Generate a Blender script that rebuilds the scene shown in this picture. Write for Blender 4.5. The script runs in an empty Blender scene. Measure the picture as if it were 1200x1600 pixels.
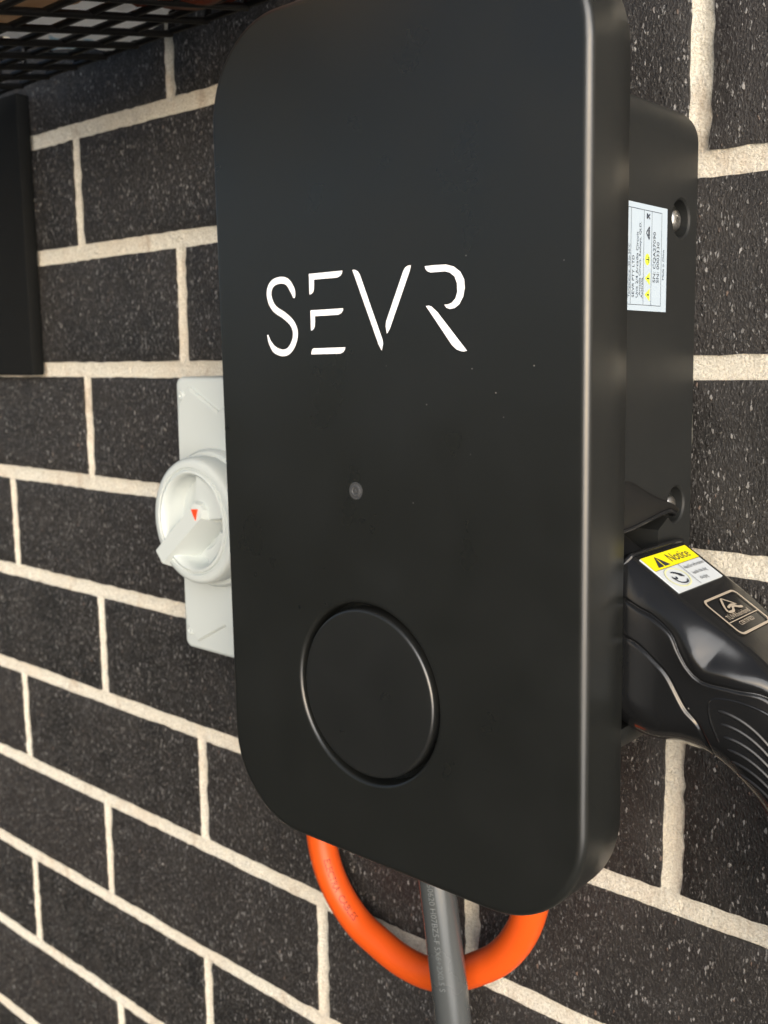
import bpy, bmesh, math, random
import numpy as np
from mathutils import Vector, Matrix, noise
random.seed(7)
SC = bpy.context.scene
COL = SC.collection
R = math.radians

# ------------------------------------------------------------------ camera
cam_d = bpy.data.cameras.new("camera")
cam = bpy.data.objects.new("camera", cam_d); COL.objects.link(cam)
YAW, PITCH, ROLL = 0.7229, -0.1469, -0.0106
f = Vector((-math.sin(YAW)*math.cos(PITCH), math.cos(YAW)*math.cos(PITCH), math.sin(PITCH)))
r0 = Vector((math.cos(YAW), math.sin(YAW), 0)); u0 = r0.cross(f)
r1 = r0*math.cos(ROLL) + u0*math.sin(ROLL); u1 = -r0*math.sin(ROLL) + u0*math.cos(ROLL)
M = Matrix((r1, u1, -f)).transposed().to_4x4()
M.translation = Vector((0.6872, -0.4385, 0.0046))
cam.matrix_world = M
cam_d.sensor_fit = 'VERTICAL'; cam_d.sensor_height = 24.0; cam_d.sensor_width = 24.0
cam_d.lens = 24.0*1605.37/1600
cam_d.clip_start = 0.01; cam_d.clip_end = 200
cam_d.dof.use_dof = True
cam_d.dof.focus_distance = 0.40
cam_d.dof.aperture_fstop = 12
SC.camera = cam

# ------------------------------------------------------------------ world and sun
SUN_DIR = Vector((0.76, -0.62, 0.16)).normalized()
w = bpy.data.worlds.new("World"); SC.world = w; w.use_nodes = True
nt = w.node_tree; bg = nt.nodes["Background"]
sky = nt.nodes.new("ShaderNodeTexSky"); sky.sky_type = 'NISHITA'; sky.sun_disc = False
sky.sun_elevation = math.asin(SUN_DIR.z)
sky.sun_rotation = math.atan2(SUN_DIR.x, SUN_DIR.y)
sky.air_density = 0.5; sky.dust_density = 2.2; sky.ozone_density = 0.0
nt.links.new(sky.outputs[0], bg.inputs[0]); bg.inputs[1].default_value = 0.05
sun_d = bpy.data.lights.new("sun", 'SUN'); sun_d.energy = 1.5; sun_d.angle = R(72); sun_d.color = (1.0, 1.0, 1.0)
sun = bpy.data.objects.new("sun", sun_d); COL.objects.link(sun)
sun.rotation_euler = SUN_DIR.to_track_quat('Z', 'Y').to_euler(); sun.location = (2, -2, 3)
SC.view_settings.view_transform = 'Standard'; SC.view_settings.look = 'None'
SC.view_settings.exposure = 1.75; SC.view_settings.gamma = 1.0

# ------------------------------------------------------------------ helpers
def mat(name, col, rough=0.5, spec=0.5, metal=0.0, coat=0.0):
    m = bpy.data.materials.new(name); m.use_nodes = True
    b = m.node_tree.nodes["Principled BSDF"]
    b.inputs["Base Color"].default_value = (*col, 1); b.inputs["Roughness"].default_value = rough
    b.inputs["Specular IOR Level"].default_value = spec; b.inputs["Metallic"].default_value = metal
    b.inputs["Coat Weight"].default_value = coat; b.inputs["Coat Roughness"].default_value = 0.08
    return m
class NB:
    """small node builder on a material"""
    def __init__(s, m): s.m = m; s.t = m.node_tree; s.b = s.t.nodes["Principled BSDF"]
    def n(s, typ, **kw):
        x = s.t.nodes.new(typ)
        for k, v in kw.items():
            if k.startswith('i_'): x.inputs[int(k[2:])].default_value = v
            else: setattr(x, k, v)
        return x
    def l(s, a, b): s.t.links.new(a, b)
    def coords(s, scale=(1, 1, 1)):
        tc = s.n("ShaderNodeTexCoord"); mp = s.n("ShaderNodeMapping"); mp.inputs["Scale"].default_value = scale
        s.l(tc.outputs["Object"], mp.inputs["Vector"]); return mp.outputs[0]
    def noise(s, vec, scale, detail=4, rough=0.55):
        x = s.n("ShaderNodeTexNoise"); x.inputs["Scale"].default_value = scale
        x.inputs["Detail"].default_value = detail; x.inputs["Roughness"].default_value = rough
        s.l(vec, x.inputs["Vector"]); return x.outputs["Fac"]
    def ramp(s, fac, p0, c0, p1, c1):
        x = s.n("ShaderNodeValToRGB"); e = x.color_ramp.elements
        e[0].position = p0; e[0].color = c0 if len(c0) == 4 else (*c0, 1)
        e[1].position = p1; e[1].color = c1 if len(c1) == 4 else (*c1, 1)
        s.l(fac, x.inputs[0]); return x.outputs[0]
    def mix(s, fac, a, b, mode='MIX'):
        x = s.n("ShaderNodeMix", data_type='RGBA', blend_type=mode)
        for sock, v in ((x.inputs[0], fac), (x.inputs[6], a), (x.inputs[7], b)):
            if hasattr(v, 'is_linked') or hasattr(v, 'links'): s.l(v, sock)
            elif isinstance(v, (int, float)): sock.default_value = v
            else: sock.default_value = (*v, 1)
        return x.outputs[2]
    def math(s, op, a, b=0.0):
        x = s.n("ShaderNodeMath", operation=op)
        for i, v in enumerate((a, b)):
            if isinstance(v, (int, float)): x.inputs[i].default_value = v
            else: s.l(v, x.inputs[i])
        return x.outputs[0]
    def bump(s, h, strength, dist):
        x = s.n("ShaderNodeBump"); x.inputs["Strength"].default_value = strength; x.inputs["Distance"].default_value = dist
        s.l(h, x.inputs["Height"]); s.l(x.outputs[0], s.b.inputs["Normal"])

def tag(o, label=None, cat=None, group=None, kind=None):
    for k, v in (('label', label), ('category', cat), ('group', group), ('kind', kind)):
        if v: o[k] = v
    return o
def empty(name, loc=(0, 0, 0), label=None, cat=None):
    o = bpy.data.objects.new(name, None); COL.objects.link(o); o.location = loc; o.empty_display_size = 0.05
    return tag(o, label, cat)
def obj(name, verts, faces, m, parent=None, smooth=True, angle=35, origin=None):
    """one mesh object; verts in the parent's space"""
    me = bpy.data.meshes.new(name)
    vs = [tuple(v) for v in verts]
    me.from_pydata(vs, [], [tuple(q) for q in faces]); me.validate(); me.update()
    bm = bmesh.new(); bm.from_mesh(me); bmesh.ops.recalc_face_normals(bm, faces=bm.faces); bm.to_mesh(me); bm.free()
    if smooth:
        me.shade_smooth(); me.set_sharp_from_angle(angle=R(angle))
    for x in (m if isinstance(m, (list, tuple)) else [m]): me.materials.append(x)
    o = bpy.data.objects.new(name, me); COL.objects.link(o)
    if parent: o.parent = parent
    return o
class MB:
    def __init__(s): s.v = []; s.f = []
    def add(s, v, fc):
        k = len(s.v); s.v += [tuple(x) for x in v]; s.f += [tuple(i+k for i in q) for q in fc]; return s
    def obj(s, name, m, parent=None, **kw): return obj(name, s.v, s.f, m, parent, **kw)
def loft(rings, closed=True, cap0=True, cap1=True):
    n = len(rings[0]); v = [p for rg in rings for p in rg]; fc = []
    for k in range(len(rings)-1):
        for i in range(n if closed else n-1):
            j = (i+1) % n
            fc.append((k*n+i, k*n+j, (k+1)*n+j, (k+1)*n+i))
    if cap0: fc.append(tuple(range(n)))
    if cap1: fc.append(tuple(range((len(rings)-1)*n, len(rings)*n)))
    return v, fc
def rr(w, h, r, n=10, cx=0, cz=0):
    """rounded rectangle, counter-clockwise"""
    out = []
    r = max(r, 1e-5)
    for q, (sx, sz) in enumerate(((1, 1), (-1, 1), (-1, -1), (1, -1))):
        for k in range(n+1):
            a = math.pi/2*(q + k/n)
            out.append((cx + sx*(w/2-r) + r*math.cos(a), cz + sz*(h/2-r) + r*math.sin(a)))
    return out
def box(x0, x1, y0, y1, z0, z1, c=0.0):
    """box, bevelled by c on all vertical and front edges"""
    if c <= 0:
        v = [(x, y, z) for x in (x0, x1) for y in (y0, y1) for z in (z0, z1)]
        return v, [(0, 1, 3, 2), (4, 6, 7, 5), (0, 4, 5, 1), (2, 3, 7, 6), (0, 2, 6, 4), (1, 5, 7, 3)]
    cx, cz, W, H = (x0+x1)/2, (z0+z1)/2, x1-x0, z1-z0
    rg = []
    for y, i in ((y1, c), (y1-c*.3, c*.3), (y1-c, 0), (y0+c, 0), (y0+c*.3, c*.3), (y0, c)):
        rg.append([(p[0], y, p[1]) for p in rr(W-2*i, H-2*i, c, 3, cx, cz)])
    return loft(rg)
def frames(pts):
    P = [Vector(p) for p in pts]; T = []
    for i in range(len(P)):
        T.append((P[min(i+1, len(P)-1)] - P[max(i-1, 0)]).normalized())
    N = []; nrm = T[0].orthogonal().normalized()
    for t in T:
        nrm = (nrm - t*nrm.dot(t)).normalized(); N.append(nrm)
    return P, T, N
def tube(pts, rad, n=10, cap=True, start=None):
    P, T, N = frames(pts); rings = []
    if start is not None:
        nn = Vector(start); N = []
        for t in T:
            nn = (nn - t*nn.dot(t)).normalized(); N.append(nn)
    for i, p in enumerate(P):
        b = T[i].cross(N[i]); r = rad[i] if isinstance(rad, (list, tuple)) else rad
        rings.append([p + N[i]*r*math.cos(2*math.pi*k/n) + b*r*math.sin(2*math.pi*k/n) for k in range(n)])
    return loft(rings, True, cap, cap)
def catmull(pts, sub=8):
    P = [Vector(p) for p in pts]; out = []
    for i in range(len(P)-1):
        a, b, c, d = P[max(i-1, 0)], P[i], P[i+1], P[min(i+2, len(P)-1)]
        for k in range(sub):
            t = k/sub
            out.append(0.5*((2*b) + (c-a)*t + (2*a-5*b+4*c-d)*t*t + (3*b-a-3*c+d)*t**3))
    out.append(P[-1]); return out
def text2d(s, size, align='LEFT', space=1.0):
    """flat text as 2-D triangles (verts, faces)"""
    cu = bpy.data.curves.new("t", 'FONT'); cu.body = s; cu.size = size; cu.align_x = align; cu.resolution_u = 3
    cu.space_character = space
    o = bpy.data.objects.new("t", cu)
    me = bpy.data.meshes.new_from_object(o)
    v = [(q.co.x, q.co.y) for q in me.vertices]; fc = [tuple(p.vertices) for p in me.polygons]
    bpy.data.objects.remove(o); bpy.data.curves.remove(cu); bpy.data.meshes.remove(me)
    return v, fc
def prism(poly, y0, y1, mapf=None):
    """outline in (x, z) extruded along y"""
    a = [(p[0], y0, p[1]) for p in poly]; b = [(p[0], y1, p[1]) for p in poly]
    return loft([a, b])
def stroke2d(pts, width, taper=3):
    """2-D outline polygon along a centre line with pointed ends"""
    P = [Vector((p[0], p[1], 0)) for p in pts]; P = catmull(P, 6); n = len(P); L = []; Rr = []
    for i, p in enumerate(P):
        t = (P[min(i+1, n-1)] - P[max(i-1, 0)]).normalized(); nn = Vector((-t.y, t.x, 0))
        e = min(i, n-1-i); wd = width/2*min(1.0, 0.18 + 0.82*e/(taper*4)) if e < taper*4 else width/2
        L.append((p + nn*wd)); Rr.append((p - nn*wd))
    pl = [(q.x, q.y) for q in L] + [(q.x, q.y) for q in reversed(Rr)]
    nn_ = len(L)
    return pl, nn_
def boolean(o, cutters):
    for c in cutters:
        md = o.modifiers.new("cut", 'BOOLEAN'); md.operation = 'DIFFERENCE'; md.solver = 'EXACT'; md.object = c
    bpy.context.view_layer.update()
    dg = bpy.context.evaluated_depsgraph_get()
    me = bpy.data.meshes.new_from_object(o.evaluated_get(dg), depsgraph=dg)
    o.modifiers.clear(); old = o.data; o.data = me; bpy.data.meshes.remove(old)
    for c in cutters:
        d = c.data; bpy.data.objects.remove(c); bpy.data.meshes.remove(d)
    me.shade_smooth(); me.set_sharp_from_angle(angle=R(30))
    for p in me.polygons:
        if abs(p.normal.x) > 0.999: p.use_smooth = False

# ------------------------------------------------------------------ materials
def m_brick():
    m = mat("glazed_black_brick", (0.02, 0.019, 0.018), 0.5, 0.5); b = NB(m)
    oi = b.n("ShaderNodeObjectInfo")
    tc = b.n("ShaderNodeTexCoord")
    off = b.n("ShaderNodeVectorMath", operation='SCALE'); off.inputs[3].default_value = 3.7
    cmb = b.n("ShaderNodeCombineXYZ"); b.l(oi.outputs["Random"], cmb.inputs[0]); b.l(oi.outputs["Random"], cmb.inputs[2])
    b.l(cmb.outputs[0], off.inputs[0])
    add = b.n("ShaderNodeVectorMath", operation='ADD'); b.l(tc.outputs["Object"], add.inputs[0]); b.l(off.outputs[0], add.inputs[1])
    def vec(sc):
        mp = b.n("ShaderNodeMapping"); mp.inputs["Scale"].default_value = sc; b.l(add.outputs[0], mp.inputs["Vector"]); return mp.outputs[0]
    grain = b.noise(vec((1, 1, 0.7)), 900, 3, 0.6)
    wob = b.n("ShaderNodeTexNoise"); wob.inputs["Scale"].default_value = 420; wob.inputs["Detail"].default_value = 2; b.l(add.outputs[0], wob.inputs["Vector"])
    wv = b.n("ShaderNodeVectorMath", operation='SCALE'); wv.inputs[3].default_value = 0.0022; b.l(wob.outputs["Color"], wv.inputs[0])
    wadd = b.n("ShaderNodeVectorMath", operation='ADD'); b.l(add.outputs[0], wadd.inputs[0]); b.l(wv.outputs[0], wadd.inputs[1])
    def glint_flecks(scale, zf, r):
        """isolated upright dashes, glints painted as pale colour: (mask, random per dash)"""
        mp = b.n("ShaderNodeMapping"); mp.inputs["Scale"].default_value = (1, 0, zf); b.l(wadd.outputs[0], mp.inputs["Vector"])
        vo = b.n("ShaderNodeTexVoronoi"); vo.inputs["Scale"].default_value = scale; b.l(mp.outputs[0], vo.inputs["Vector"])
        sep = b.n("ShaderNodeSeparateColor"); b.l(vo.outputs["Color"], sep.inputs[0])
        rr_ = b.math('MULTIPLY', b.math('POWER', sep.outputs[0], 1.6), r)
        q = b.n("ShaderNodeMapRange", interpolation_type='SMOOTHSTEP'); b.l(b.math('SUBTRACT', rr_, vo.outputs["Distance"]), q.inputs[0])
        q.inputs[1].default_value = -0.03; q.inputs[2].default_value = 0.16
        return q.outputs[0], sep.outputs[1], sep.outputs[2]
    m1, q1, t1 = glint_flecks(820, 0.40, 0.56); m2, q2, t2 = glint_flecks(1500, 0.55, 0.54)
    crk = b.ramp(b.noise(vec((1.0, 1.0, 0.42)), 760, 4, 0.70), 0.565, (0, 0, 0), 0.65, (1, 1, 1))
    big = b.noise(vec((1, 1, 1)), 22, 4, 0.65)
    patch = b.ramp(b.noise(vec((1, 1, 0.8)), 70, 4, 0.6), 0.36, (0.35,)*3, 0.64, (1, 1, 1))
    base = b.ramp(oi.outputs["Random"], 0.0, (0.0058, 0.0058, 0.0058), 1.0, (0.0180, 0.0160, 0.0157))
    base = b.mix(b.ramp(big, 0.40, (0, 0, 0), 0.72, (1, 1, 1)), base, (0.024, 0.0218, 0.0210))
    base = b.mix(b.math('MULTIPLY', m2, b.math('MULTIPLY', q2, 0.75)), base, (0.12, 0.117, 0.114))
    base = b.mix(b.math('MULTIPLY', crk, b.math('MULTIPLY', patch, 0.8)), base, (0.105, 0.103, 0.101))
    tone = b.mix(b.ramp(t1, 0.94, (0, 0, 0), 0.96, (1, 1, 1)), (0.30, 0.297, 0.293), (0.20, 0.14, 0.11))  # glints painted in as pale tone; a few spots are rust brown
    base = b.mix(b.math('MULTIPLY', m1, b.math('MULTIPLY', b.math('POWER', q1, 1.2), patch)), base, tone)
    pit = b.ramp(grain, 0.27, (1, 1, 1), 0.40, (0, 0, 0))
    base = b.mix(pit, base, (0.006, 0.006, 0.006))
    b.l(base, b.b.inputs["Base Color"])
    mm = b.math('MAXIMUM', b.math('MAXIMUM', m1, b.math('MULTIPLY', crk, 0.7)), b.math('MULTIPLY', m2, 0.6))
    b.l(b.ramp(mm, 0.0, (0.50,)*3, 1.0, (0.28,)*3), b.b.inputs["Roughness"])
    b.bump(b.math('ADD', b.math('MULTIPLY', mm, 0.6), b.math('MULTIPLY', grain, 0.6)), 0.9, 0.0011)
    return m
def m_mortar():
    m = mat("cream_mortar", (0.62, 0.55, 0.43), 0.92, 0.15); b = NB(m)
    v = b.coords()
    g = b.noise(v, 850, 5, 0.75); mid = b.noise(v, 300, 5, 0.7); big = b.noise(v, 14, 4, 0.6); st = b.noise(b.coords((1, 1, 0.5)), 40, 4, 0.7)
    base = b.ramp(g, 0.36, (0.49, 0.458, 0.378), 0.56, (0.80, 0.778, 0.69))
    base = b.mix(b.ramp(big, 0.42, (0, 0, 0), 0.72, (0.55,)*3), base, (0.68, 0.59, 0.47))
    base = b.mix(b.ramp(st, 0.56, (0, 0, 0), 0.76, (0.7,)*3), base, (0.38, 0.27, 0.18))
    b.l(base, b.b.inputs["Base Color"])
    b.bump(b.math('ADD', g, b.math('MULTIPLY', mid, 1.2)), 1.0, 0.0016)
    return m
def m_cover(name, col, rough, spec, dust=True, fine=0.10):
    m = mat(name, col, rough, spec); b = NB(m); v = b.coords()
    g = b.noise(v, 2600, 2, 0.5)
    b.bump(g, fine, 0.0004)
    sm = b.noise(v, 18, 4, 0.65)
    rg = b.ramp(sm, 0.3, (rough-0.06,)*3, 0.75, (rough+0.10,)*3); b.l(rg, b.b.inputs["Roughness"])
    if dust:
        vor = b.n("ShaderNodeTexVoronoi", voronoi_dimensions='2D'); vor.inputs["Scale"].default_value = 32
        sp = b.n("ShaderNodeSeparateXYZ"); cb = b.n("ShaderNodeCombineXYZ"); b.l(v, sp.inputs[0]); b.l(sp.outputs[0], cb.inputs[0]); b.l(sp.outputs[2], cb.inputs[1])
        b.l(cb.outputs[0], vor.inputs["Vector"])
        s1 = b.ramp(vor.outputs["Distance"], 0.007, (1, 1, 1), 0.012, (0, 0, 0))
        s1 = b.math('MULTIPLY', s1, b.ramp(b.noise(v, 6.0, 1), 0.58, (0, 0, 0), 0.66, (1, 1, 1)))
        base = b.mix(s1, col, (0.17, 0.165, 0.16))
        b.l(base, b.b.inputs["Base Color"])
    return m
BRICK = m_brick(); MORTAR = m_mortar()
COVER = m_cover("satin_black_cover", (0.0098, 0.0108, 0.0103), 0.31, 0.72)
CASE = m_cover("matt_black_case", (0.0118, 0.0128, 0.0128), 0.46, 0.32, True, 0.16)
HOODM = m_cover("black_hood_plastic", (0.008, 0.0079, 0.0077), 0.50, 0.3, True, 0.05)
BUTTON = m_cover("black_button", (0.0110, 0.0120, 0.0120), 0.32, 0.85, True, 0.04)
WHITE = mat("white_acrylic", (0.90, 0.92, 0.95), 0.30, 0.4)
SENSOR = mat("sensor_grey", (0.05, 0.052, 0.055), 0.35, 0.5)
STEEL = mat("screw_steel", (0.62, 0.61, 0.58), 0.30, 0.5, 1.0)
SWITCH = m_cover("light_grey_plastic", (0.45, 0.495, 0.495), 0.38, 0.4, False, 0.03)
RED = mat("red_print", (0.75, 0.06, 0.015), 0.5, 0.3)
ORANGE = m_cover("orange_pvc", (0.58, 0.076, 0.009), 0.38, 0.35, False, 0.05)
ORPRINT = mat("orange_print", (0.16, 0.018, 0.005), 0.5, 0.3)
GREY = m_cover("grey_rubber", (0.056, 0.062, 0.065), 0.24, 0.5, False, 0.05)
GPRINT = mat("pale_print", (0.115, 0.128, 0.135), 0.5, 0.3)
PLUG = m_cover("gloss_black_plug", (0.0085, 0.0090, 0.0098), 0.17, 0.5, True, 0.02)
PLUG2 = m_cover("satin_black_grip", (0.012, 0.0125, 0.0135), 0.30, 0.5, False, 0.08)
STICK = mat("sticker_white", (0.56, 0.61, 0.65), 0.35, 0.4)
LABEL = mat("label_paper", (0.38, 0.46, 0.54), 0.4, 0.3)
INK = mat("ink", (0.03, 0.035, 0.05), 0.5, 0.3)
INKG = mat("grey_ink", (0.22, 0.26, 0.32), 0.5, 0.3)
YEL = mat("yellow_print", (0.85, 0.74, 0.01), 0.35, 0.4)
YELG = mat("green_yellow_print", (0.55, 0.66, 0.06), 0.4, 0.3)
PALEY = mat("pale_yellow_print", (0.66, 0.68, 0.42), 0.4, 0.3)
GOLD = mat("champagne_print", (0.52, 0.45, 0.36), 0.35, 0.4, 0.3)
DRED = mat("dark_red_strip", (0.10, 0.018, 0.013), 0.35, 0.5)
BASK = m_cover("black_basket_plastic", (0.005, 0.005, 0.0052), 0.45, 0.25, False, 0.05)
PANEL = m_cover("black_panel_paint", (0.006, 0.0066, 0.0068), 0.75, 0.12, False, 0.05)
def m_packet(name, c0, c1, scale, lo, hi, rough=0.45):
    m = mat(name, c0, rough, 0.4); b = NB(m); v = b.coords()
    n1 = b.noise(v, scale, 3, 0.6)
    b.l(b.ramp(n1, lo, c0, hi, c1), b.b.inputs["Base Color"]); b.bump(b.noise(v, 110, 4, 0.6), 1.0, 0.005)
    tr = b.n("ShaderNodeBsdfTranslucent"); ms = b.n("ShaderNodeMixShader"); ms.inputs[0].default_value = 0.6
    b.l(b.b.inputs["Base Color"].links[0].from_socket, tr.inputs[0]); out = b.t.nodes["Material Output"]
    b.l(b.b.outputs[0], ms.inputs[1]); b.l(tr.outputs[0], ms.inputs[2]); b.l(ms.outputs[0], out.inputs[0])
    return m
PAPERW = m_packet("white_blue_paper", (0.92, 0.91, 0.88), (0.36, 0.56, 0.68), 26, 0.62, 0.66)
KRAFT = m_packet("kraft_paper", (0.52, 0.38, 0.26), (0.66, 0.53, 0.38), 20, 0.35, 0.7)
RUSTY = m_packet("rust_brown_wrap", (0.26, 0.075, 0.035), (0.30, 0.22, 0.17), 30, 0.45, 0.62)

# ------------------------------------------------------------------ brick wall
BED = {-8: (-0.004, 0), -7: (-0.004, 0), -6: (-0.0006, 0.0), -5: (0.0008, 0.0), -4: (0.0012, -0.0015), -3: (0.0008, -0.0011),
       -2: (0.0017, -0.0004), -1: (0.0002, -0.0035), 0: (-0.0003, 0.0004), 1: (-0.0004, 0.0025), 2: (0.0, -0.006), 3: (0.0, 0), 4: (0, 0), 5: (0, 0)}
def bedz(k, x):
    a, b_ = BED[k]; return k*0.086 + a + b_*max(-0.1, min(0.55, x))
PERP = {(0, 2): .001, (0, 1): .0027, (1, 2): -.0036, (1, 1): -.0036, (1, 0): -.0002, (0, 0): .0004, (0, -1): .0010, (-1, -2): .0016, (0, -2): .0044,
        (-1, -4): .0, (1, -4): .003, (0, -3): .0042, (0, -5): -.002, (2, -5): .0014, (-1, -6): -.003, (1, -6): .0003, (4, -3): .002, (4, 1): .0035}
BJ, PJ = 0.0057, 0.0053          # half joint thickness
wall = empty("brick_wall", (0, 0, 0), "black brick wall with thick cream mortar joints behind the charger", "wall")
def perpx(h, c):
    return h*0.12 + PERP.get((h, c), 0.0025*math.sin(h*7.1+c*3.3))
def nz(x, y, z): return noise.noise(Vector((x, y, z)))
def make_brick(h, c):
    x0a, x1a = perpx(h, c)+PJ, perpx(h+2, c)-PJ
    nx, ny = 40, 15; vs = []; fs = []
    sd = h*3.17 + c*7.71
    cx, cz = (x0a+x1a)/2, (bedz(c, (x0a+x1a)/2)+bedz(c+1, (x0a+x1a)/2))/2
    tiltx, tilty = 0.0008*nz(sd, 2, 5), 0.0008*nz(sd, 9, 1)
    for j in range(ny+1):
        for i in range(nx+1):
            u, v = i/nx, j/ny
            x = x0a + (x1a-x0a)*u
            z = bedz(c, x)+BJ + (bedz(c+1, x)-bedz(c, x)-2*BJ)*v
            e = min(i, nx-i, j, ny-j)
            # uneven arrises
            if e == 0:
                if i in (0, nx): x += (0.0006 if i else 0.0011)*nz(z*110, sd, 1.3+i) + (0.0006 if i else 0.0012)*nz(z*420, sd, 4+i)
                if j in (0, ny): z += 0.0005*nz(x*28, sd, 7.7+j) + 0.00075*nz(x*330, sd, 9+j)
            y = 0.0006*nz(x*45, z*45, sd) + 0.00035*nz(x*190, z*110, sd) + tiltx*(u-.5)*2 + tilty*(v-.5)*2
            if e == 0: y += 0.0012 + 0.0005*nz(x*150, z*150, sd+3)
            elif e == 1: y += 0.0002
            vs.append((x-cx, y, z-cz))
    W = nx+1
    for j in range(ny):
        for i in range(nx): fs.append((j*W+i, j*W+i+1, (j+1)*W+i+1, (j+1)*W+i))
    rim = [i for i in range(W)] + [j*W+nx for j in range(1, ny+1)] + [ny*W+i for i in range(nx-1, -1, -1)] + [j*W for j in range(ny-1, 0, -1)]
    k = len(vs); vs += [(vs[q][0], 0.030, vs[q][2]) for q in rim]
    for a in range(len(rim)):
        bb = (a+1) % len(rim); fs.append((rim[a], rim[bb], k+bb, k+a))
    fs.append(tuple(range(k, k+len(rim))))
    o = obj("brick", vs, fs, BRICK, wall, angle=60); o.location = (cx, 0, cz)
for c in range(-8, 5):
    odd = c % 2
    h = -6 if odd == 1 else -7
    while h < 8:
        make_brick(h, c); h += 2
XW0, XW1, ZW0, ZW1 = -0.80, 1.02, -0.70, 0.445
def graded(a, lo, hi, b_, fine, coarse):
    """grid lines, fine where the joints can be seen well"""
    return list(np.arange(a, lo, coarse)) + list(np.arange(lo, hi, fine)) + list(np.arange(hi, b_, coarse)) + [b_]
GX = graded(XW0, -0.15, 0.57, XW1, 0.00165, 0.012); GZ = graded(ZW0, -0.56, 0.24, ZW1, 0.00175, 0.012)
nx, nz_ = len(GX)-1, len(GZ)-1
vs = []
gx = np.array(GX)
for j in range(nz_+1):
    z = GZ[j]; c = int(math.floor(z/0.086)); dz = np.full(len(gx), 9.0); course = np.full(len(gx), c)
    for kk in (c-1, c, c+1, c+2):
        if kk in BED: dz = np.minimum(dz, np.abs(z-np.array([bedz(kk, x) for x in gx])))
    odd = c % 2; hs_ = [h for h in range(-8, 10) if (h % 2 == 0) == (odd == 1)]
    px_ = np.array([perpx(h, c) for h in hs_]); dx = np.abs(gx[:, None]-px_[None, :]).min(1)
    cup = np.maximum(0.0011*(1-np.clip(dz/0.0058, 0, 1)**2), np.where(dz > 0.0050, 0.0017*(1-np.clip(dx/0.0054, 0, 1)**2), 0))
    for i in range(nx+1):
        x = GX[i]
        y = 0.0021 + cup[i] + 0.0005*noise.noise(Vector((x*120, 0, z*120))) + 0.0004*noise.noise(Vector((x*330, 5, z*330)))
        vs.append((x, y, z))
W = nx+1
fs = [(j*W+i, j*W+i+1, (j+1)*W+i+1, (j+1)*W+i) for j in range(nz_) for i in range(nx)]
rim = list(range(W)) + [j*W+nx for j in range(1, nz_+1)] + [nz_*W+i for i in range(nx-1, -1, -1)] + [j*W for j in range(nz_-1, 0, -1)]
k = len(vs); vs += [(vs[q][0], 0.11, vs[q][2]) for q in rim]
fs += [(rim[a], rim[(a+1) % len(rim)], k+(a+1) % len(rim), k+a) for a in range(len(rim))] + [tuple(range(k, k+len(rim)))]
obj("mortar", vs, fs, MORTAR, wall, angle=60)

# ------------------------------------------------------------------ charger
CX, CZ = 0.3865, -0.034
TILT = -0.011
ch = empty("wall_charger", (CX, 0, CZ), "black rounded wall charger with white logo letters and round button on its front", "charger")
ch.rotation_euler = (0, TILT, 0)
def loc(x, z):
    """world (x, z) on the wall plane -> charger space"""
    dx, dz = x-CX, z-CZ; c, s = math.cos(-TILT), math.sin(-TILT)
    return dx*c + dz*s, -dx*s + dz*c
CW, CH, CR = 0.2115, 0.3965, 0.047
YB, YF = -0.0705, -0.100
bx, bz = loc(0.3762, -0.1488)
def ray_ring(w, h, r, angs):
    P = np.array(rr(w, h, r, 60, -0.0015, 0.0)); P = np.vstack([P, P[:1]])
    out = []
    for a in angs:
        d = np.array([math.cos(a), math.sin(a)]); o = np.array([bx, bz])
        A = P[:-1]-o; B = P[1:]-P[:-1]
        den = d[0]*B[:, 1]-d[1]*B[:, 0]
        den = np.where(abs(den) < 1e-12, 1e-12, den)
        t = (A[:, 0]*B[:, 1]-A[:, 1]*B[:, 0])/den; s = (A[:, 0]*d[1]-A[:, 1]*d[0])/den
        ok = (t > 0) & (s >= -1e-9) & (s <= 1+1e-9)
        tt = t[ok].max() if ok.any() else 0.1
        out.append((bx+d[0]*tt, bz+d[1]*tt))
    return out
base_out = rr(CW, CH, CR, 22, -0.0015, 0.0)
angs = [math.atan2(p[1]-bz, p[0]-bx) for p in base_out] + [2*math.pi*k/140-math.pi for k in range(140)]
angs = sorted(angs); angs = [a for i, a in enumerate(angs) if i == 0 or a-angs[i-1] > 0.004]
rings = []
def ring_in(inset, y): rings.append([(p[0], y, p[1]) for p in ray_ring(CW-2*inset, CH-2*inset, CR-inset, angs)])
ring_in(0.010, YB+0.004); ring_in(0.0025, YB+0.004); ring_in(0.0022, YB); ring_in(0.0006, YB); ring_in(0.0, YB-0.0008); ring_in(0, -0.085)
FR = 0.0036
for k in range(0, 11):
    a = math.pi/2*k/10; ring_in(FR*(1-math.cos(a)), YF+FR*(1-math.sin(a)))
ring_in(FR+0.0008, YF)
def circ(r, y): rings.append([(bx+r*math.cos(a), y, bz+r*math.sin(a)) for a in angs])
circ(0.0455, YF); circ(0.0447, YF)
for k in range(1, 7):
    a = math.pi/2*k/6; circ(0.0429+0.0018*(1-math.sin(a)), YF+0.0018*(1-math.cos(a)))
circ(0.0429, YF+0.0100); circ(0.036, YF+0.0100)
v, fc = loft(rings, True, True, True)
cover = obj("front_cover", v, fc, COVER, ch, angle=40)
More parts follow.
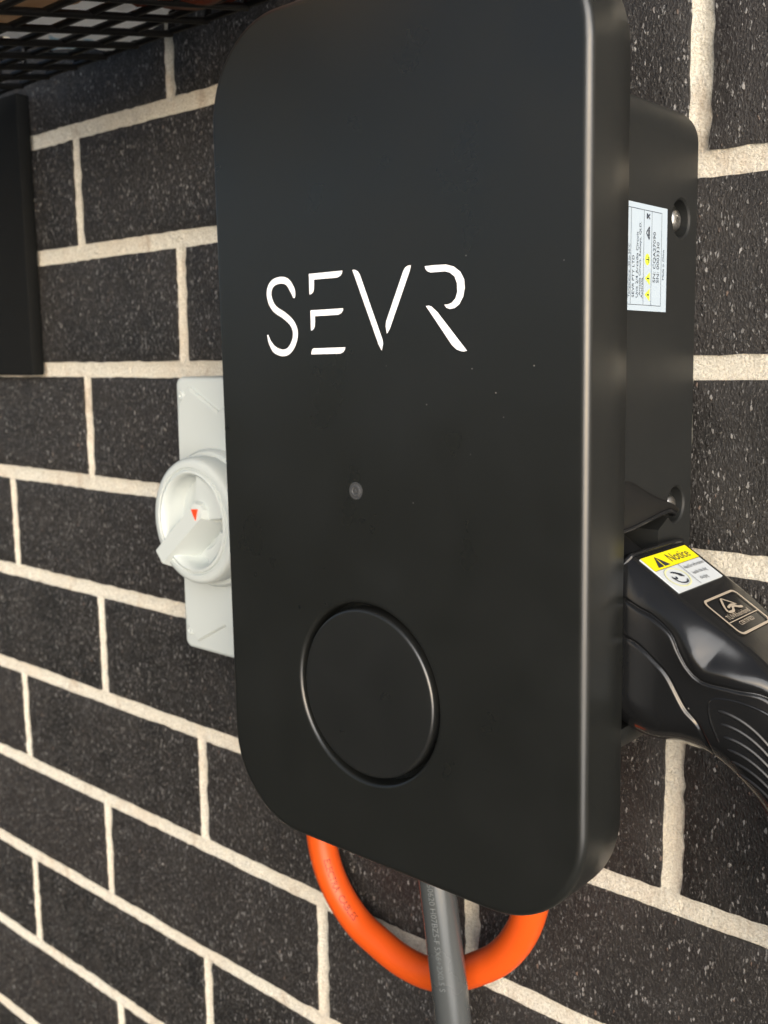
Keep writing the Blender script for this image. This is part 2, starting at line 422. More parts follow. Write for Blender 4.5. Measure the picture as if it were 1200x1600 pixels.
# button disc
def lathe(prof, cx, cz, n=96):
    return loft([[(cx+r*math.cos(2*math.pi*k/n), y, cz+r*math.sin(2*math.pi*k/n)) for k in range(n)] for r, y in prof])
prof = [(0.0400, YF+0.0098), (0.0400, YF+0.0014)] + [(0.0400-0.0014*(1-math.cos(math.pi/2*k/6)), YF+0.0014*(1-math.sin(math.pi/2*k/6))-0.0002) for k in range(1, 7)] + [(0.0380, YF-0.0002)]
v, fc = lathe(prof, bx, bz, 128); obj("button", v, fc, BUTTON, ch, angle=50)
# logo letters
def lp(poly): return [loc(*p) for p in poly]
Sp = [(.3344, .0335), (.3342, .03464), (.33326, .03731), (.33015, .04098), (.32562, .04212), (.32028, .04109), (.31746, .03768), (.31796, .03318), (.32115, .02902), (.32765, .02566), (.33274, .02194), (.33467, .01791), (.33375, .0135), (.33036, .00955), (.32571, .00845), (.32042, .00996), (.31718, .01337), (.31556, .01704)]
LET = {'S': [], 'E': [[(.34451, .04387), (.36547, .044), (.3652, .0428), (.36425, .0418), (.36245, .04119), (.34766, .04111), (.34744, .03697), (.34700, .03577), (.34600, .03487), (.34461, .03457)],
   [(.34502, .02747), (.36569, .02759), (.3654, .0265), (.36447, .02550), (.36266, .02484), (.34781, .02477), (.34759, .02046), (.34710, .01929), (.34620, .01855), (.34512, .01834)],
   [(.34639, .01021), (.36661, .01041), (.3662, .0092), (.36526, .00822), (.36346, .00764), (.34506, .00751), (.3452, .00860), (.3457, .00960)]],
 'V': [[(.37165, .04394), (.37350, .04380), (.37494, .04305), (.37603, .04167), (.3887, .01367), (.3892, .01161), (.38838, .00875), (.38664, .01125)],
   [(.40518, .04368), (.40329, .04357), (.40195, .04285), (.40095, .04155), (.39109, .02097), (.39085, .01894), (.39147, .01582), (.39303, .01765), (.40432, .04105)]],
 'R': [[(.41262, .0428), (.41816, .0429), (.42368, .04275), (.42761, .04173), (.43101, .03947), (.43294, .03633), (.43324, .03292), (.43247, .02955), (.43053, .02659), (.42809, .02516), (.42563, .02488), (.42394, .02546), (.42285, .02676), (.42464, .02676), (.42662, .02729), (.42858, .02897), (.42956, .03159), (.42936, .03502), (.4281, .03776), (.42565, .03943), (.42318, .04004), (.41566, .04005), (.41394, .04073), (.41300, .04163)],
   [(.41314, .02663), (.41480, .02670), (.4161, .02627), (.41914, .02396), (.43054, .01202), (.43443, .00795), (.43282, .00766), (.43152, .00776), (.42907, .00857), (.4266, .01055)]]}
def rim_poly(poly, d):
    """outline grown by d"""
    n = len(poly); A = sum(poly[i][0]*poly[(i+1) % n][1]-poly[(i+1) % n][0]*poly[i][1] for i in range(n)); sg = 1 if A > 0 else -1
    out = []
    for i in range(n):
        a, b_, c = Vector(poly[i-1]), Vector(poly[i]), Vector(poly[(i+1) % n])
        t = ((b_-a).normalized()+(c-b_).normalized())
        t = t.normalized() if t.length > 1e-9 else (c-b_).normalized()
        out.append((b_.x+sg*t.y*d, b_.y-sg*t.x*d))
    return out
for ltr in "SEVR":
    mb = MB(); rim = MB()
    if ltr == 'S':
        pl, n_ = stroke2d([loc(*p) for p in Sp], 0.0031, 3)
        def strip(pl, y):
            return [(p[0], y, p[1]) for p in pl]
        for tgt, g, yy in ((mb, 0, YF-0.00022), (rim, 0.00035, YF-0.0001)):
            q = rim_poly(pl, g) if g else pl
            vv = strip(q, yy) + strip(q, YF+0.0006); N = len(q); ff = []
            for i in range(n_-1): ff.append((i, i+1, N-2-i, N-1-i)); ff.append((N+i, N+i+1, N+N-2-i, N+N-1-i))
            for i in range(N): ff.append((i, (i+1) % N, N+(i+1) % N, N+i))
            tgt.add(vv, ff)
    for poly in LET[ltr]:
        q = lp(poly)
        mb.add(*prism(q, YF-0.00022, YF+0.0006)); rim.add(*prism(rim_poly(q, 0.00035), YF-0.0001, YF+0.0006))
    lo = mb.obj("letter", WHITE, cover, smooth=False)
    rim.obj("letter_edge", mat("letter_edge_black", (0.006, 0.007, 0.009), 0.3, 0.4) if ltr == 'S' else bpy.data.materials["letter_edge_black"], cover, smooth=False)
# status sensor
sx, sz = loc(0.3717, -0.0540)
prof = [(0.0040, YF+0.0003), (0.0040, YF-0.00015), (0.0034, YF-0.0002), (0.0033, YF-0.00012), (0.0030, YF-0.00012), (0.0029, YF-0.00055), (0.0024, YF-0.0008), (0.0019, YF-0.0007), (0.0017, YF-0.0003), (0.0006, YF-0.0003), (0.0005, YF-0.0007)]
v, fc = lathe(prof, sx, sz, 32); obj("sensor", v, fc, SENSOR, cover, angle=40)

# back box
def back_ring(i, y):
    o_ = rr(0.200-2*i, 0.2775-2*i, 0.016-i, 10, 0.0, 0.0055); a_, b_ = o_[-1], o_[0]      # last to first point: the right side
    return [(p[0], y, p[1]) for p in o_ + [(a_[0]+(b_[0]-a_[0])*k/21, a_[1]+(b_[1]-a_[1])*k/21) for k in range(1, 21)]]
v, fc = loft([back_ring(0.001, -0.0005), back_ring(0, -0.002)] + [back_ring(0, -0.002-0.0725*k/9) for k in range(1, 10)])
case = obj("back_box", v, fc, CASE, ch, angle=30)
cut = []
def wl(x, y, z):
    a, b_ = loc(x, z); return Vector((a, y, b_))
XS = 0.100      # side plane in charger space
SCREWS = []
for (yy, zz) in ((-0.0170, 0.0627), (-0.0165, -0.0598)):
    lx, lz = loc(0.4865, zz); SCREWS.append((yy, lz))
    cyl = loft([[(XS-0.0052+dx, yy+r_*math.cos(2*math.pi*k/40), lz+r_*math.sin(2*math.pi*k/40)) for k in range(40)] for dx, r_ in ((0, 0.0076), (0.0045, 0.0078), (0.0053, 0.0088), (0.008, 0.0100))])
    cut.append(obj("cutter", *cyl, CASE, ch))
px0, pz0 = loc(0.4865, -0.055); px1, pz1 = loc(0.4865, -0.150)
for pk, x_in in (([(-.0690, -.0515), (-.0330, -.0590), (-.0330, -.150), (-.0690, -.150)], 0.4400), ([(-.0335, -.0590), (-.0205, -.0632), (-.0335, -.0694)], 0.4450)):
    cut.append(obj("cutter", *loft([[wl(xx, yy, zz) for yy, zz in pk] for xx in (x_in, 0.5000)]), CASE, ch, smooth=False))
boolean(case, cut)
for yy, lz in SCREWS:
    mb = MB(); n = 28
    P = [(0.0000, 0.0047), (0.0022, 0.0047), (0.0034, 0.0040), (0.0041, 0.0024), (0.0042, 0.0016), (0.0026, 0.0012)]
    mb.add(*loft([[(XS-0.0052+dx, yy-0.0008+r_*math.cos(2*math.pi*k/n), lz-0.0005+r_*math.sin(2*math.pi*k/n)) for k in range(n)] for dx, r_ in P]))
    for a in (0.4, 0.4+math.pi/2):     # raised cross ridges of the driver recess
        d = Vector((0, math.cos(a), math.sin(a))); e = Vector((0, -math.sin(a), math.cos(a))); c0 = Vector((XS-0.0016, yy-0.0008, lz-0.0005))
        ring_ = lambda t: [c0+d*t+e*0.0004*s_+Vector((h_, 0, 0)) for s_, h_ in ((-1, 0), (1, 0), (1, 0.0007), (-1, 0.0007))]
        mb.add(*loft([ring_(-0.0023), ring_(0.0023)]))
    mb.obj("screw", STEEL, case, angle=40)

# rating label on the right side of the box: text runs upward
LY0, LY1 = -0.0675, -0.0305
_, LZ0 = loc(0.4865, 0.0232); _, LZ1 = loc(0.4865, 0.0652)
lab = obj("rating_label", *box(XS-0.0002, XS+0.0003, LY0, LY1, LZ0, LZ1), LABEL, ch, smooth=False)
def on_label(vf, u0, v0):
    """2-D text (u along +z, v towards -y)"""
    v, fc = vf; return [(XS+0.00042, LY0 + v0 - q[1], LZ0 + u0 + q[0]) for q in v], fc
ink = MB(); LH = LZ1-LZ0; LWd = LY1-LY0
def lrect(mb, u0, u1, v0, v1, dx=0.00038):
    mb.add([(XS+dx, LY0+v0, LZ0+u0), (XS+dx, LY0+v1, LZ0+u0), (XS+dx, LY0+v1, LZ0+u1), (XS+dx, LY0+v0, LZ0+u1)], [(0, 1, 2, 3)])
for vv in (0.0028, 0.0058, 0.0165, 0.0232, 0.0318): lrect(ink, 0.0022, LH-0.0022, vv, vv+0.00022)
for uu in (0.0022, LH-0.0024): lrect(ink, uu, uu+0.00022, 0.0005, 0.0320)
for s_, sz_, u_, v_ in (("IEC 61851-1:2017", 0.0022, 0.006, 0.0024), ("Temperature: -30 to 50°C", 0.0022, 0.005, 0.0052), ("SEVR PTY LTD", 0.0030, 0.005, 0.0088), ("Unit 2/4 Arcadia Circuit", 0.0030, 0.005, 0.0120), ("Arcadia Circuit, Redwya, QLD,", 0.0026, 0.006, 0.0142), ("Australia", 0.0026, 0.005, 0.0161),
                  ("SN: CQA27090", 0.0036, 0.0115, 0.0268), ("SN: 0003330", 0.0036, 0.0115, 0.0300), ("Made in China", 0.0024, 0.013, 0.0344)):
    ink.add(*on_label(text2d(s_, sz_*0.88), u_, v_))
# approval mark and bin mark outlines
def lpoly(mb, pts, dx=0.00040): mb.add([(XS+dx, LY0+b_, LZ0+a) for a, b_ in pts], [tuple(range(len(pts)))])
for a0, b0, a1, b1 in ((0.0285, 0.0212, 0.0310, 0.0186), (0.0310, 0.0186, 0.0335, 0.0212), (0.0285, 0.0212, 0.0335, 0.0212), (0.0297, 0.0205, 0.0322, 0.0205), (0.0365, 0.0190, 0.0385, 0.0215), (0.0385, 0.0190, 0.0365, 0.0215), (0.0365, 0.0190, 0.0385, 0.0190)):
    d = Vector((a1-a0, b1-b0)).normalized()*0.0003; nrm = Vector((-d.y, d.x))
    lpoly(ink, [(a0+nrm.x, b0+nrm.y), (a1+nrm.x, b1+nrm.y), (a1-nrm.x, b1-nrm.y), (a0-nrm.x, b0-nrm.y)])
ink.obj("label_print", INK, lab, smooth=False)
sym = MB(); sd_ = MB()
for uc in (0.0065, 0.0130):
    lpoly(sym, [(uc-0.0026, 0.0222), (uc+0.0026, 0.0222), (uc, 0.0178)], 0.00036)
    lpoly(sd_, [(uc-0.0003, 0.0214), (uc+0.0003, 0.0214), (uc+0.0003, 0.0196), (uc-0.0003, 0.0196)], 0.00046)
lpoly(sym, [(0.0205+0.0023*math.cos(t*math.pi/10), 0.0199+0.0021*math.sin(t*math.pi/10)) for t in range(20)], 0.00036)
lpoly(sd_, [(0.0203, 0.0186), (0.0207, 0.0186), (0.0207, 0.0208), (0.0203, 0.0208)], 0.00046); lpoly(sd_, [(0.0192, 0.0206), (0.0218, 0.0206), (0.0218, 0.0210), (0.0192, 0.0210)], 0.0005)
sym.obj("hazard_symbol", YELG, lab, smooth=False); sd_.obj("hazard_mark", INK, lab, smooth=False)

# holster hood: a thin visor between an attachment curve on the box side and a free lip
att = catmull([wl(.4862, -.0700, -.0443), wl(.4862, -.0655, -.0446), wl(.4862, -.0568, -.0458), wl(.4862, -.0442, -.0516), wl(.4862, -.0322, -.0565), wl(.4862, -.0235, -.0601), wl(.4862, -.0205, -.0622), wl(.4862, -.0200, -.0634)], 6)
lip = catmull([wl(.4885, -.0700, -.0646), wl(.4895, -.0610, -.0637), wl(.4912, -.0520, -.0617), wl(.4914, -.0400, -.0601), wl(.4906, -.0310, -.0600), wl(.4892, -.0240, -.0615), wl(.4886, -.0215, -.0624), wl(.4876, -.0206, -.0636)], 6)
rows = []
for t in range(0, 11):
    q = t/10; rows.append([a*(1-q)+b_*q + Vector((0.0030*math.sin(math.pi*q), 0, 0.0012*math.sin(math.pi*q))) for a, b_ in zip(att, lip)])
inner = [[p + Vector((-0.0012, 0.0004, -0.0016)) for p in rw] for rw in rows]
rg = rows + [[p+Vector((0.0002, 0, -0.0010)) for p in rows[-1]]] + inner[::-1]
v, fc = loft(rg, False, False, False)
hood = obj("holster_hood", v, fc, HOODM, ch, angle=55)
obj("hood_lip", *tube([p+Vector((0.0001, 0, -0.0006)) for p in lip], 0.0010, 10), PLUG, hood)

# ------------------------------------------------------------------ rotary isolator switch
sw_x, sw_z = 0.2138, -0.0892
sw = empty("isolator_switch", (sw_x, 0, sw_z), "light grey rotary isolator switch with a red triangle, left of the black charger", "switch")
PW, PH = 0.0840, 0.1700
def pr(i, y): return [(p[0], y, p[1]) for p in rr(PW-2*i, PH-2*i, 0.0055-min(i, 0.005), 6)]
def prof_y(z, y): return y
rg = [pr(0.0, 0.003), pr(0.0, -0.0440), pr(0.0006, -0.0458), pr(0.0016, -0.0466), pr(0.0030, -0.0468)]
v, fc = loft(rg); plate = obj("base_plate", v, fc, SWITCH, sw, angle=40)
hw, hh = PW/2-0.0035, PH/2-0.004
pp = [(-hw+0.012, hh-0.002), (0, hh-0.016), (hw-0.012, hh-0.002), (hw-0.002, hh-0.012), (hw, hh-0.024), (hw, -hh+0.024), (hw-0.002, -hh+0.012), (hw-0.012, -hh+0.002), (0, -hh+0.016), (-hw+0.012, -hh+0.002), (-hw+0.002, -hh+0.012), (-hw, -hh+0.024), (-hw, hh-0.024), (-hw+0.002, hh-0.012)]
def shr(poly, d): return rim_poly(poly, -d)
v, fc = loft([[(p[0], -0.0460, p[1]) for p in pp], [(p[0], -0.0482, p[1]) for p in shr(pp, 0.0004)], [(p[0], -0.0492, p[1]) for p in shr(pp, 0.0016)]])
obj("raised_face", v, fc, SWITCH, sw, angle=30)
for s1 in (-1, 1):
    for s2 in (-1, 1):
        v, fc = lathe([(0.0028, -0.0462), (0.0028, -0.0474), (0.0022, -0.0480), (0.0012, -0.0480), (0.0010, -0.0474)], s1*(PW/2-0.0065), s2*(PH/2-0.0115), 20)
        obj("screw", v, fc, SWITCH, sw, angle=40)
kx, kz = 0.2108-sw_x, -0.0876-sw_z
v, fc = lathe([(0.0415, -0.047), (0.0412, -0.0528), (0.0400, -0.0545), (0.0370, -0.0548)], kx, kz, 80); obj("dial_collar", v, fc, SWITCH, sw, angle=40)
prof = [(0.0372, -0.0535), (0.0376, -0.0560), (0.0372, -0.0655), (0.0362, -0.0674), (0.0345, -0.0682), (0.0318, -0.0682), (0.0312, -0.0672), (0.0306, -0.0672), (0.0300, -0.0686), (0.0288, -0.0690), (0.0276, -0.0680), (0.0268, -0.0640), (0.0262, -0.0575), (0.0245, -0.0552), (0.0150, -0.0550)]
v, fc = lathe(prof, kx, kz, 96); dial = obj("dial", v, fc, SWITCH, sw, angle=45)
A = math.atan2(0.0291, 0.0353); d = Vector((math.cos(A), 0, math.sin(A))); e = Vector((-math.sin(A), 0, math.cos(A))); kc = Vector((kx, 0, kz))
def gr(t, wid, top, bot): return [kc+d*t+e*wid*1.5+Vector((0, bot, 0)), kc+d*t+e*wid+Vector((0, top+.0012, 0)), kc+d*t+e*(wid-.0008)+Vector((0, top, 0)), kc+d*t-e*(wid-.0008)+Vector((0, top, 0)), kc+d*t-e*wid+Vector((0, top+.0012, 0)), kc+d*t-e*wid*2.1+Vector((0, bot, 0))]
v, fc = loft([gr(-0.0385, 0.0050, -0.0700, -0.0600), gr(-0.0376, 0.0054, -0.0712, -0.0560), gr(-0.02, 0.0056, -0.0714, -0.0545), gr(0.004, 0.0058, -0.0712, -0.0545), gr(0.0118, 0.0058, -0.0710, -0.0545), gr(0.0150, 0.0022, -0.0700, -0.0545)])
obj("grip_bar", v, fc, SWITCH, dial, angle=30)
def sector(a0, a1, r0_, r1_, y):
    n = 14; out = [(kx+r0_*math.cos(R(a0+(a1-a0)*k/n)), kz+r0_*math.sin(R(a0+(a1-a0)*k/n))) for k in range(n+1)]
    out += [(kx+r1_*math.cos(R(a1+(a0-a1)*k/n)), kz+r1_*math.sin(R(a1+(a0-a1)*k/n))) for k in range(n+1)]
    a = [(p[0], -0.0545, p[1]) for p in out]; b_ = [(p[0], y+.0008, p[1]) for p in out]; q = shr(out, 0.0008); c_ = [(p[0], y, p[1]) for p in q]
    return loft([a, b_, c_])
v, fc = sector(8, 84, 0.008, 0.0278, -0.0665); obj("pointer_fan", v, fc, SWITCH, dial, angle=30)
v, fc = sector(-78, -18, 0.017, 0.0268, -0.0615); obj("pointer_fan", v, fc, SWITCH, dial, angle=30)
t0 = kc + d*0.0085
tri = [(t0.x-0.0025, t0.z+0.0026), (t0.x+0.0029, t0.z+0.0030), (t0.x+0.0010, t0.z-0.0036)]
v, fc = prism(tri, -0.0718, -0.0708); obj("red_triangle", v, fc, RED, dial, smooth=False)

# ------------------------------------------------------------------ orange cable loop
oc_pts = [(.292, -.030, -.150), (.283, -.026, -.190), (.268, -.022, -.235), (.2630, -.020, -.272), (.2655, -.019, -.2960), (.2740, -.0175, -.3160), (.2885, -.016, -.3315), (.3050, -.0155, -.3388), (.3240, -.0155, -.3436), (.3445, -.016, -.3431), (.3640, -.017, -.3356), (.3815, -.018, -.3238), (.3965, -.019, -.3110), (.4090, -.021, -.2940), (.4180, -.024, -.2740), (.425, -.028, -.245), (.428, -.033, -.205), (.428, -.036, -.160)]
ocp = catmull(oc_pts, 6); OR = 0.0089
oroot = Vector((0.34, 0, -0.34))
oc = obj("orange_cable", *tube([p-oroot for p in ocp], OR, 28, True, (0, -1, 0)), ORANGE, None)
oc.location = oroot
tag(oc, "thick orange power cable looping below the black charger", "cable")
def cable_text(s, pts, rad, size, s0, phi0, start, m, parent, flip=1):
    """text bent onto a cable: u along it, v round it"""
    P, T, N = frames(pts); nn = Vector(start); N = []
    for t in T:
        nn = (nn - t*nn.dot(t)).normalized(); N.append(nn)
    L = [0.0]
    for i in range(1, len(P)): L.append(L[-1]+(P[i]-P[i-1]).length)
    v, fc = text2d(s, size); out = []
    for x, y in v:
        sx_ = s0 + x; i = 0
        while i < len(L)-2 and L[i+1] < sx_: i += 1
        t = (sx_-L[i])/max(1e-9, L[i+1]-L[i]); p = P[i]*(1-t)+P[i+1]*t; n_ = (N[i]*(1-t)+N[i+1]*t).normalized(); tg = (T[i]*(1-t)+T[i+1]*t).normalized()
        b_ = tg.cross(n_); ph = phi0 + flip*(y-size*.33)/rad
        out.append(p + (n_*math.cos(ph)+b_*math.sin(ph))*(rad*1.012))
    return obj("cable_print", out, fc, m, parent, smooth=False)
lp_ = [p-oroot for p in ocp]
cable_text("ELECTRA  CABLES", lp_, OR, 0.0056, 0.150, -0.95, (0, -1, 0), ORPRINT, oc, -1)

# ------------------------------------------------------------------ grey charging cable
gc_pts = [(.3600, -.046, -.150), (.3650, -.047, -.190), (.3715, -.0485, -.230), (.3792, -.050, -.2690), (.3840, -.050, -.3020), (.3888, -.050, -.3360), (.3925, -.050, -.380), (.394, -.050, -.440), (.392, -.050, -.53)]
gcp = catmull(gc_pts, 5); GR = 0.0094; groot = Vector((0.385, -0.05, -0.30))
gc = obj("charging_cable", *tube([p-groot for p in gcp], GR, 28, True, (0, -1, 0)), GREY, None); gc.location = groot
tag(gc, "dark grey charging cable hanging down in front of the orange loop", "cable")
cable_text("T2 EN 50620 H07BZ5-F 5X6+2X0.5 S", [p-groot for p in gcp], GR, 0.0044, 0.098, -0.30, (0, -1, 0), GPRINT, gc, -1)

# ------------------------------------------------------------------ charging plug in the side holster
pg = empty("charging_plug", (0.50, -0.04, -0.11), "glossy black charging plug with yellow notice sticker, parked in the charger's side", "plug")
PO = Vector((0.50, -0.04, -0.11)); YC = -0.0385
ST = [((.487, -.0741), (.452, -.131), .0305), ((.500, -.0823), (.468, -.1415), .0310), ((.513, -.0906), (.485, -.1510), .0310), ((.524, -.0975), (.498, -.1545), .0305), ((.534, -.1040), (.512, -.1535), .0290),
      ((.543, -.1105), (.5245, -.1575), .0270), ((.552, -.1180), (.5355, -.1660), .0250), ((.562, -.1290), (.5460, -.1780), .0235), ((.580, -.1540), (.556, -.2020), .0215), ((.600, -.1880), (.573, -.2290), .021), ((.620, -.2350), (.590, -.2650), .020)]
def st_interp(s):
    tv = catmull([(a[0], a[1], 0) for a, b_, c_ in ST], 24); bv = catmull([(b_[0], b_[1], 0) for a, b_, c_ in ST], 24); wv = catmull([(c_, 0, 0) for a, b_, c_ in ST], 24)
    return tv, bv, wv
TV, BV, WV = st_interp(0)
LA = catmull([(.4700, -.0840, 0), (.4881, -.0914, 0), (.496, -.0951, 0), (.5033, -.0979, 0), (.5110, -.1035, 0), (.5150, -.1105, 0), (.5190, -.1165, 0), (.5244, -.1205, 0), (.5359, -.1219, 0), (.5495, -.1245, 0), (.565, -.142, 0), (.585, -.175, 0), (.61, -.23, 0)], 6)
LB = catmull([(.4700, -.1010, 0), (.4885, -.1075, 0), (.4964, -.1105, 0), (.5039, -.1158, 0), (.5101, -.1215, 0), (.5168, -.133, 0), (.523, -.1414, 0), (.526, -.160, 0), (.526, -.20, 0)], 6)
def signed(px_, pz_, line):
    """signed distance from side-view points to a line (positive above it)"""
    A = np.array([(p.x, p.y) for p in line]); a, b_ = A[:-1], A[1:]; d_ = b_-a
    P = np.stack([px_, pz_], -1)[:, None, :]
    t = np.clip(((P-a)*d_).sum(-1)/np.maximum((d_*d_).sum(-1), 1e-12), 0, 1)
    q = P-(a+t[..., None]*d_); ds = np.sqrt((q*q).sum(-1)); k = ds.argmin(1); r_ = np.arange(len(k))
    s_ = np.sign(d_[k, 0]*q[r_, k, 1]-d_[k, 1]*q[r_, k, 0])
    return ds[r_, k]*np.where(s_ == 0, 1, s_)
def section(i, inset=0.0):
    t, b_, W_ = TV[i], BV[i], WV[i].x-inset
    H = (t-b_).length; hx = (t-b_)/H
    rt, rb = 0.0095, min(0.020, W_*0.85); rh = min(0.020, H*0.36)
    half = [((W_-rt)*k/8, H) for k in range(8)]
    for k in range(61):
        a = math.pi/2*(1-k/60); half.append((W_-rt+rt*math.cos(a), H-rh+rh*math.sin(a)))
    for k in range(1, 91):
        h_ = (H-rh)*(1-k/90) if k < 80 else (H-rh)*(1-79/90)*(1-(k-79)/11)**1.7
        y_ = W_ if h_ >= rb else W_-rb+math.sqrt(max(0, rb*rb-(rb-h_)**2))
        half.append((y_, h_))
    for k in range(1, 5): half.append(((W_-rb)*(1-k/5), 0.0))
    hh_ = np.array([h_ for y_, h_ in half]); pxx = b_.x+hx.x*hh_; pzz = b_.y+hx.y*hh_
    da = signed(pxx, pzz, LA); db = signed(pxx, pzz, LB)
    def smv(x): x = np.clip(x, 0, 1); return x*x*(3-2*x)
    stp = 0.0010*(1-smv(da/0.0011)) + 0.0013*np.exp(-((da+0.0003)/0.0008)**2)
    stp += 0.0006*(1-smv(db/0.0010)) + 0.0011*np.exp(-((db+0.0003)/0.0007)**2)
    far = min(1.0, max(0.0, (b_.x-0.470)/0.030))
    stp -= (0.0004+0.0022*far)*np.exp(-((da-0.0050)/0.0050)**2)
    out = []
    for (y_, h_), st_ in zip(half, stp):
        g = min(1.0, y_/max(W_-0.006, 1e-4)); out.append((max(0, y_-g*st_), h_))
    ring = [(b_ + hx*h_, -y_) for y_, h_ in out] + [(b_ + hx*h_, y_) for y_, h_ in reversed(out[1:-1])]
    return [Vector((p.x, YC+y_, p.y))-PO for p, y_ in ring]
rg = []
ax0 = Vector((math.cos(R(32.3)), 0, -math.sin(R(32.3))))
s0 = section(0); c0 = sum(s0, Vector())/len(s0)
for back, sc_ in ((0.0, 0.86), (-0.0, 0.93), (0.0006, 0.965), (0.0018, 0.99)):
    rg.append([c0+(p-c0)*sc_ + ax0*back for p in s0])
rg += [section(i) if i > 5 else [p+ax0*0.0020*(1-i/6) for p in section(i)] for i in range(0, len(TV))]
v, fc = loft(rg); body = obj("plug_body", v, fc, PLUG, pg, angle=85)
# neck that goes into the holster
nk = []
for t in (-0.034, -0.006, 0.004):
    ring_ = rr(0.036, 0.050, 0.008, 8); cc = Vector((.4695, -0.0520, -.1025)) - PO + ax0*t
    up = Vector((math.sin(R(32.3)), 0, math.cos(R(32.3))))
    nk.append([cc + Vector((0, p[0], 0)) + up*(p[1]+0.004) for p in ring_])
v, fc = loft(nk); obj("plug_neck", v, fc, PLUG2, pg)
# collar rib across the top just behind the front edge
up = Vector((math.sin(R(32.3)), 0, math.cos(R(32.3))))
def topP(sx_, y, lift=0.0):
    """point on the flat top: distance along the axis from the front, y in the wall frame"""
    return Vector((.487, y, -.0741)) + ax0*sx_ + up*lift - PO
mb = MB()
rib = [topP(0.0030, YC+y_, 0.0006-dn) for y_, dn in ((-.0262, .0100), (-.0258, .0050), (-.0238, .0020), (-.0205, .0005), (0, 0), (.0205, .0005), (.0238, .0020), (.0258, .0050), (.0262, .0100))]
mb.add(*tube(catmull(rib, 4), 0.0013, 10)); mb.obj("collar_rib", PLUG, pg)
# stickers on the flat top
def tflat(mb, pts, lift=0.0005): mb.add([topP(a, y, lift) for a, y in pts], [tuple(range(len(pts)))])
SA0, SA1, SY0, SY1 = 0.0065, 0.0275, -0.0605, -0.0195
def sq(mb, a0, a1, y0, y1, lift): tflat(mb, [(a0, y0), (a0, y1), (a1, y1), (a1, y0)], lift)
base = MB(); v0 = [topP(a, y, l_) for l_ in (-0.0002, 0.0006) for a, y in ((SA0, SY0), (SA0, SY1), (SA1, SY1), (SA1, SY0))]
base.add(v0, [(0, 1, 2, 3), (4, 5, 6, 7), (0, 1, 5, 4), (1, 2, 6, 5), (2, 3, 7, 6), (3, 0, 4, 7)])
stk = base.obj("notice_sticker", STICK, pg, smooth=False)
yb = MB(); sq(yb, SA0, SA0+0.0082, SY0, SY1, 0.0008); yb.obj("notice_band", YEL, stk, smooth=False)
pr_ = MB()
def ttext(mb, s_, size, a_, y_, lift, stretch=1.0):
    v, fc = text2d(s_, size); mb.add([topP(a_ - q[1]*1.0, y_ + q[0]*stretch, lift) for q in v], fc)
ttext(pr_, "Notice", 0.0068, SA0+0.0063, SY0+0.0178, 0.0010, 0.98)
# warning triangle with a cut-out mark
ta, ty = SA0+0.0072, SY0+0.0098
tflat(pr_, [(ta, ty-0.0052), (ta, ty-0.0005), (ta-0.0030, ty-0.0005), (ta-0.0060, ty)], 0.0010)
tflat(pr_, [(ta, ty+0.0052), (ta-0.0060, ty), (ta-0.0030, ty+0.0005), (ta, ty+0.0005)], 0.0010)
sq(pr_, SA0+0.0082, SA0+0.0084, SY0, SY1, 0.0010)
sq(pr_, SA0+0.0084, SA1-0.0002, SY0+0.0196, SY0+0.0199, 0.0010)
for t_, aa, yy_ in (("Hand for informations", 0.0118, 0.0212), ("handle this plug", 0.0156, 0.0226), ("charging", 0.0190, 0.0236)):
    ttext(pr_, t_, 0.0026, SA0+aa, SY0+yy_, 0.0010, 0.78)
# hand pictogram
hc = (SA0+0.0142, SY0+0.0100)
def arc(mb, pts, wd, lift=0.0010):
    pl, n_ = stroke2d(pts, wd, 0.01)
    N = len(pl); mb.add([topP(p[0], p[1], lift) for p in pl], [(i, i+1, N-2-i, N-1-i) for i in range(n_-1)])
for kf in range(4): arc(pr_, [(hc[0]-0.0030+0.0006*kf, hc[1]-0.0018+0.0012*kf), (hc[0]-0.0026+0.0005*kf, hc[1]+0.0006+0.0010*kf), (hc[0]+0.0002+0.0002*kf, hc[1]+0.0028+0.0006*kf)], 0.0007)
arc(pr_, [(hc[0]-0.0012, hc[1]-0.0040), (hc[0]+0.0014, hc[1]-0.0036), (hc[0]+0.0034, hc[1]-0.0010), (hc[0]+0.0036, hc[1]+0.0026), (hc[0]+0.0022, hc[1]+0.0046)], 0.0007)
arc(pr_, [(hc[0]-0.0002, hc[1]-0.0044), (hc[0]+0.0006, hc[1]-0.0022), (hc[0]-0.0004, hc[1]-0.0012)], 0.0009)
pr_.obj("notice_print", INK, stk, smooth=False)
cy = MB(); arc(cy, [(hc[0]+0.0052*math.cos(t), hc[1]+0.0078*math.sin(t)) for t in [k*2*math.pi/16 for k in range(17)]], 0.0008, 0.0009); cy.obj("pictogram_ring", PALEY, stk, smooth=False)
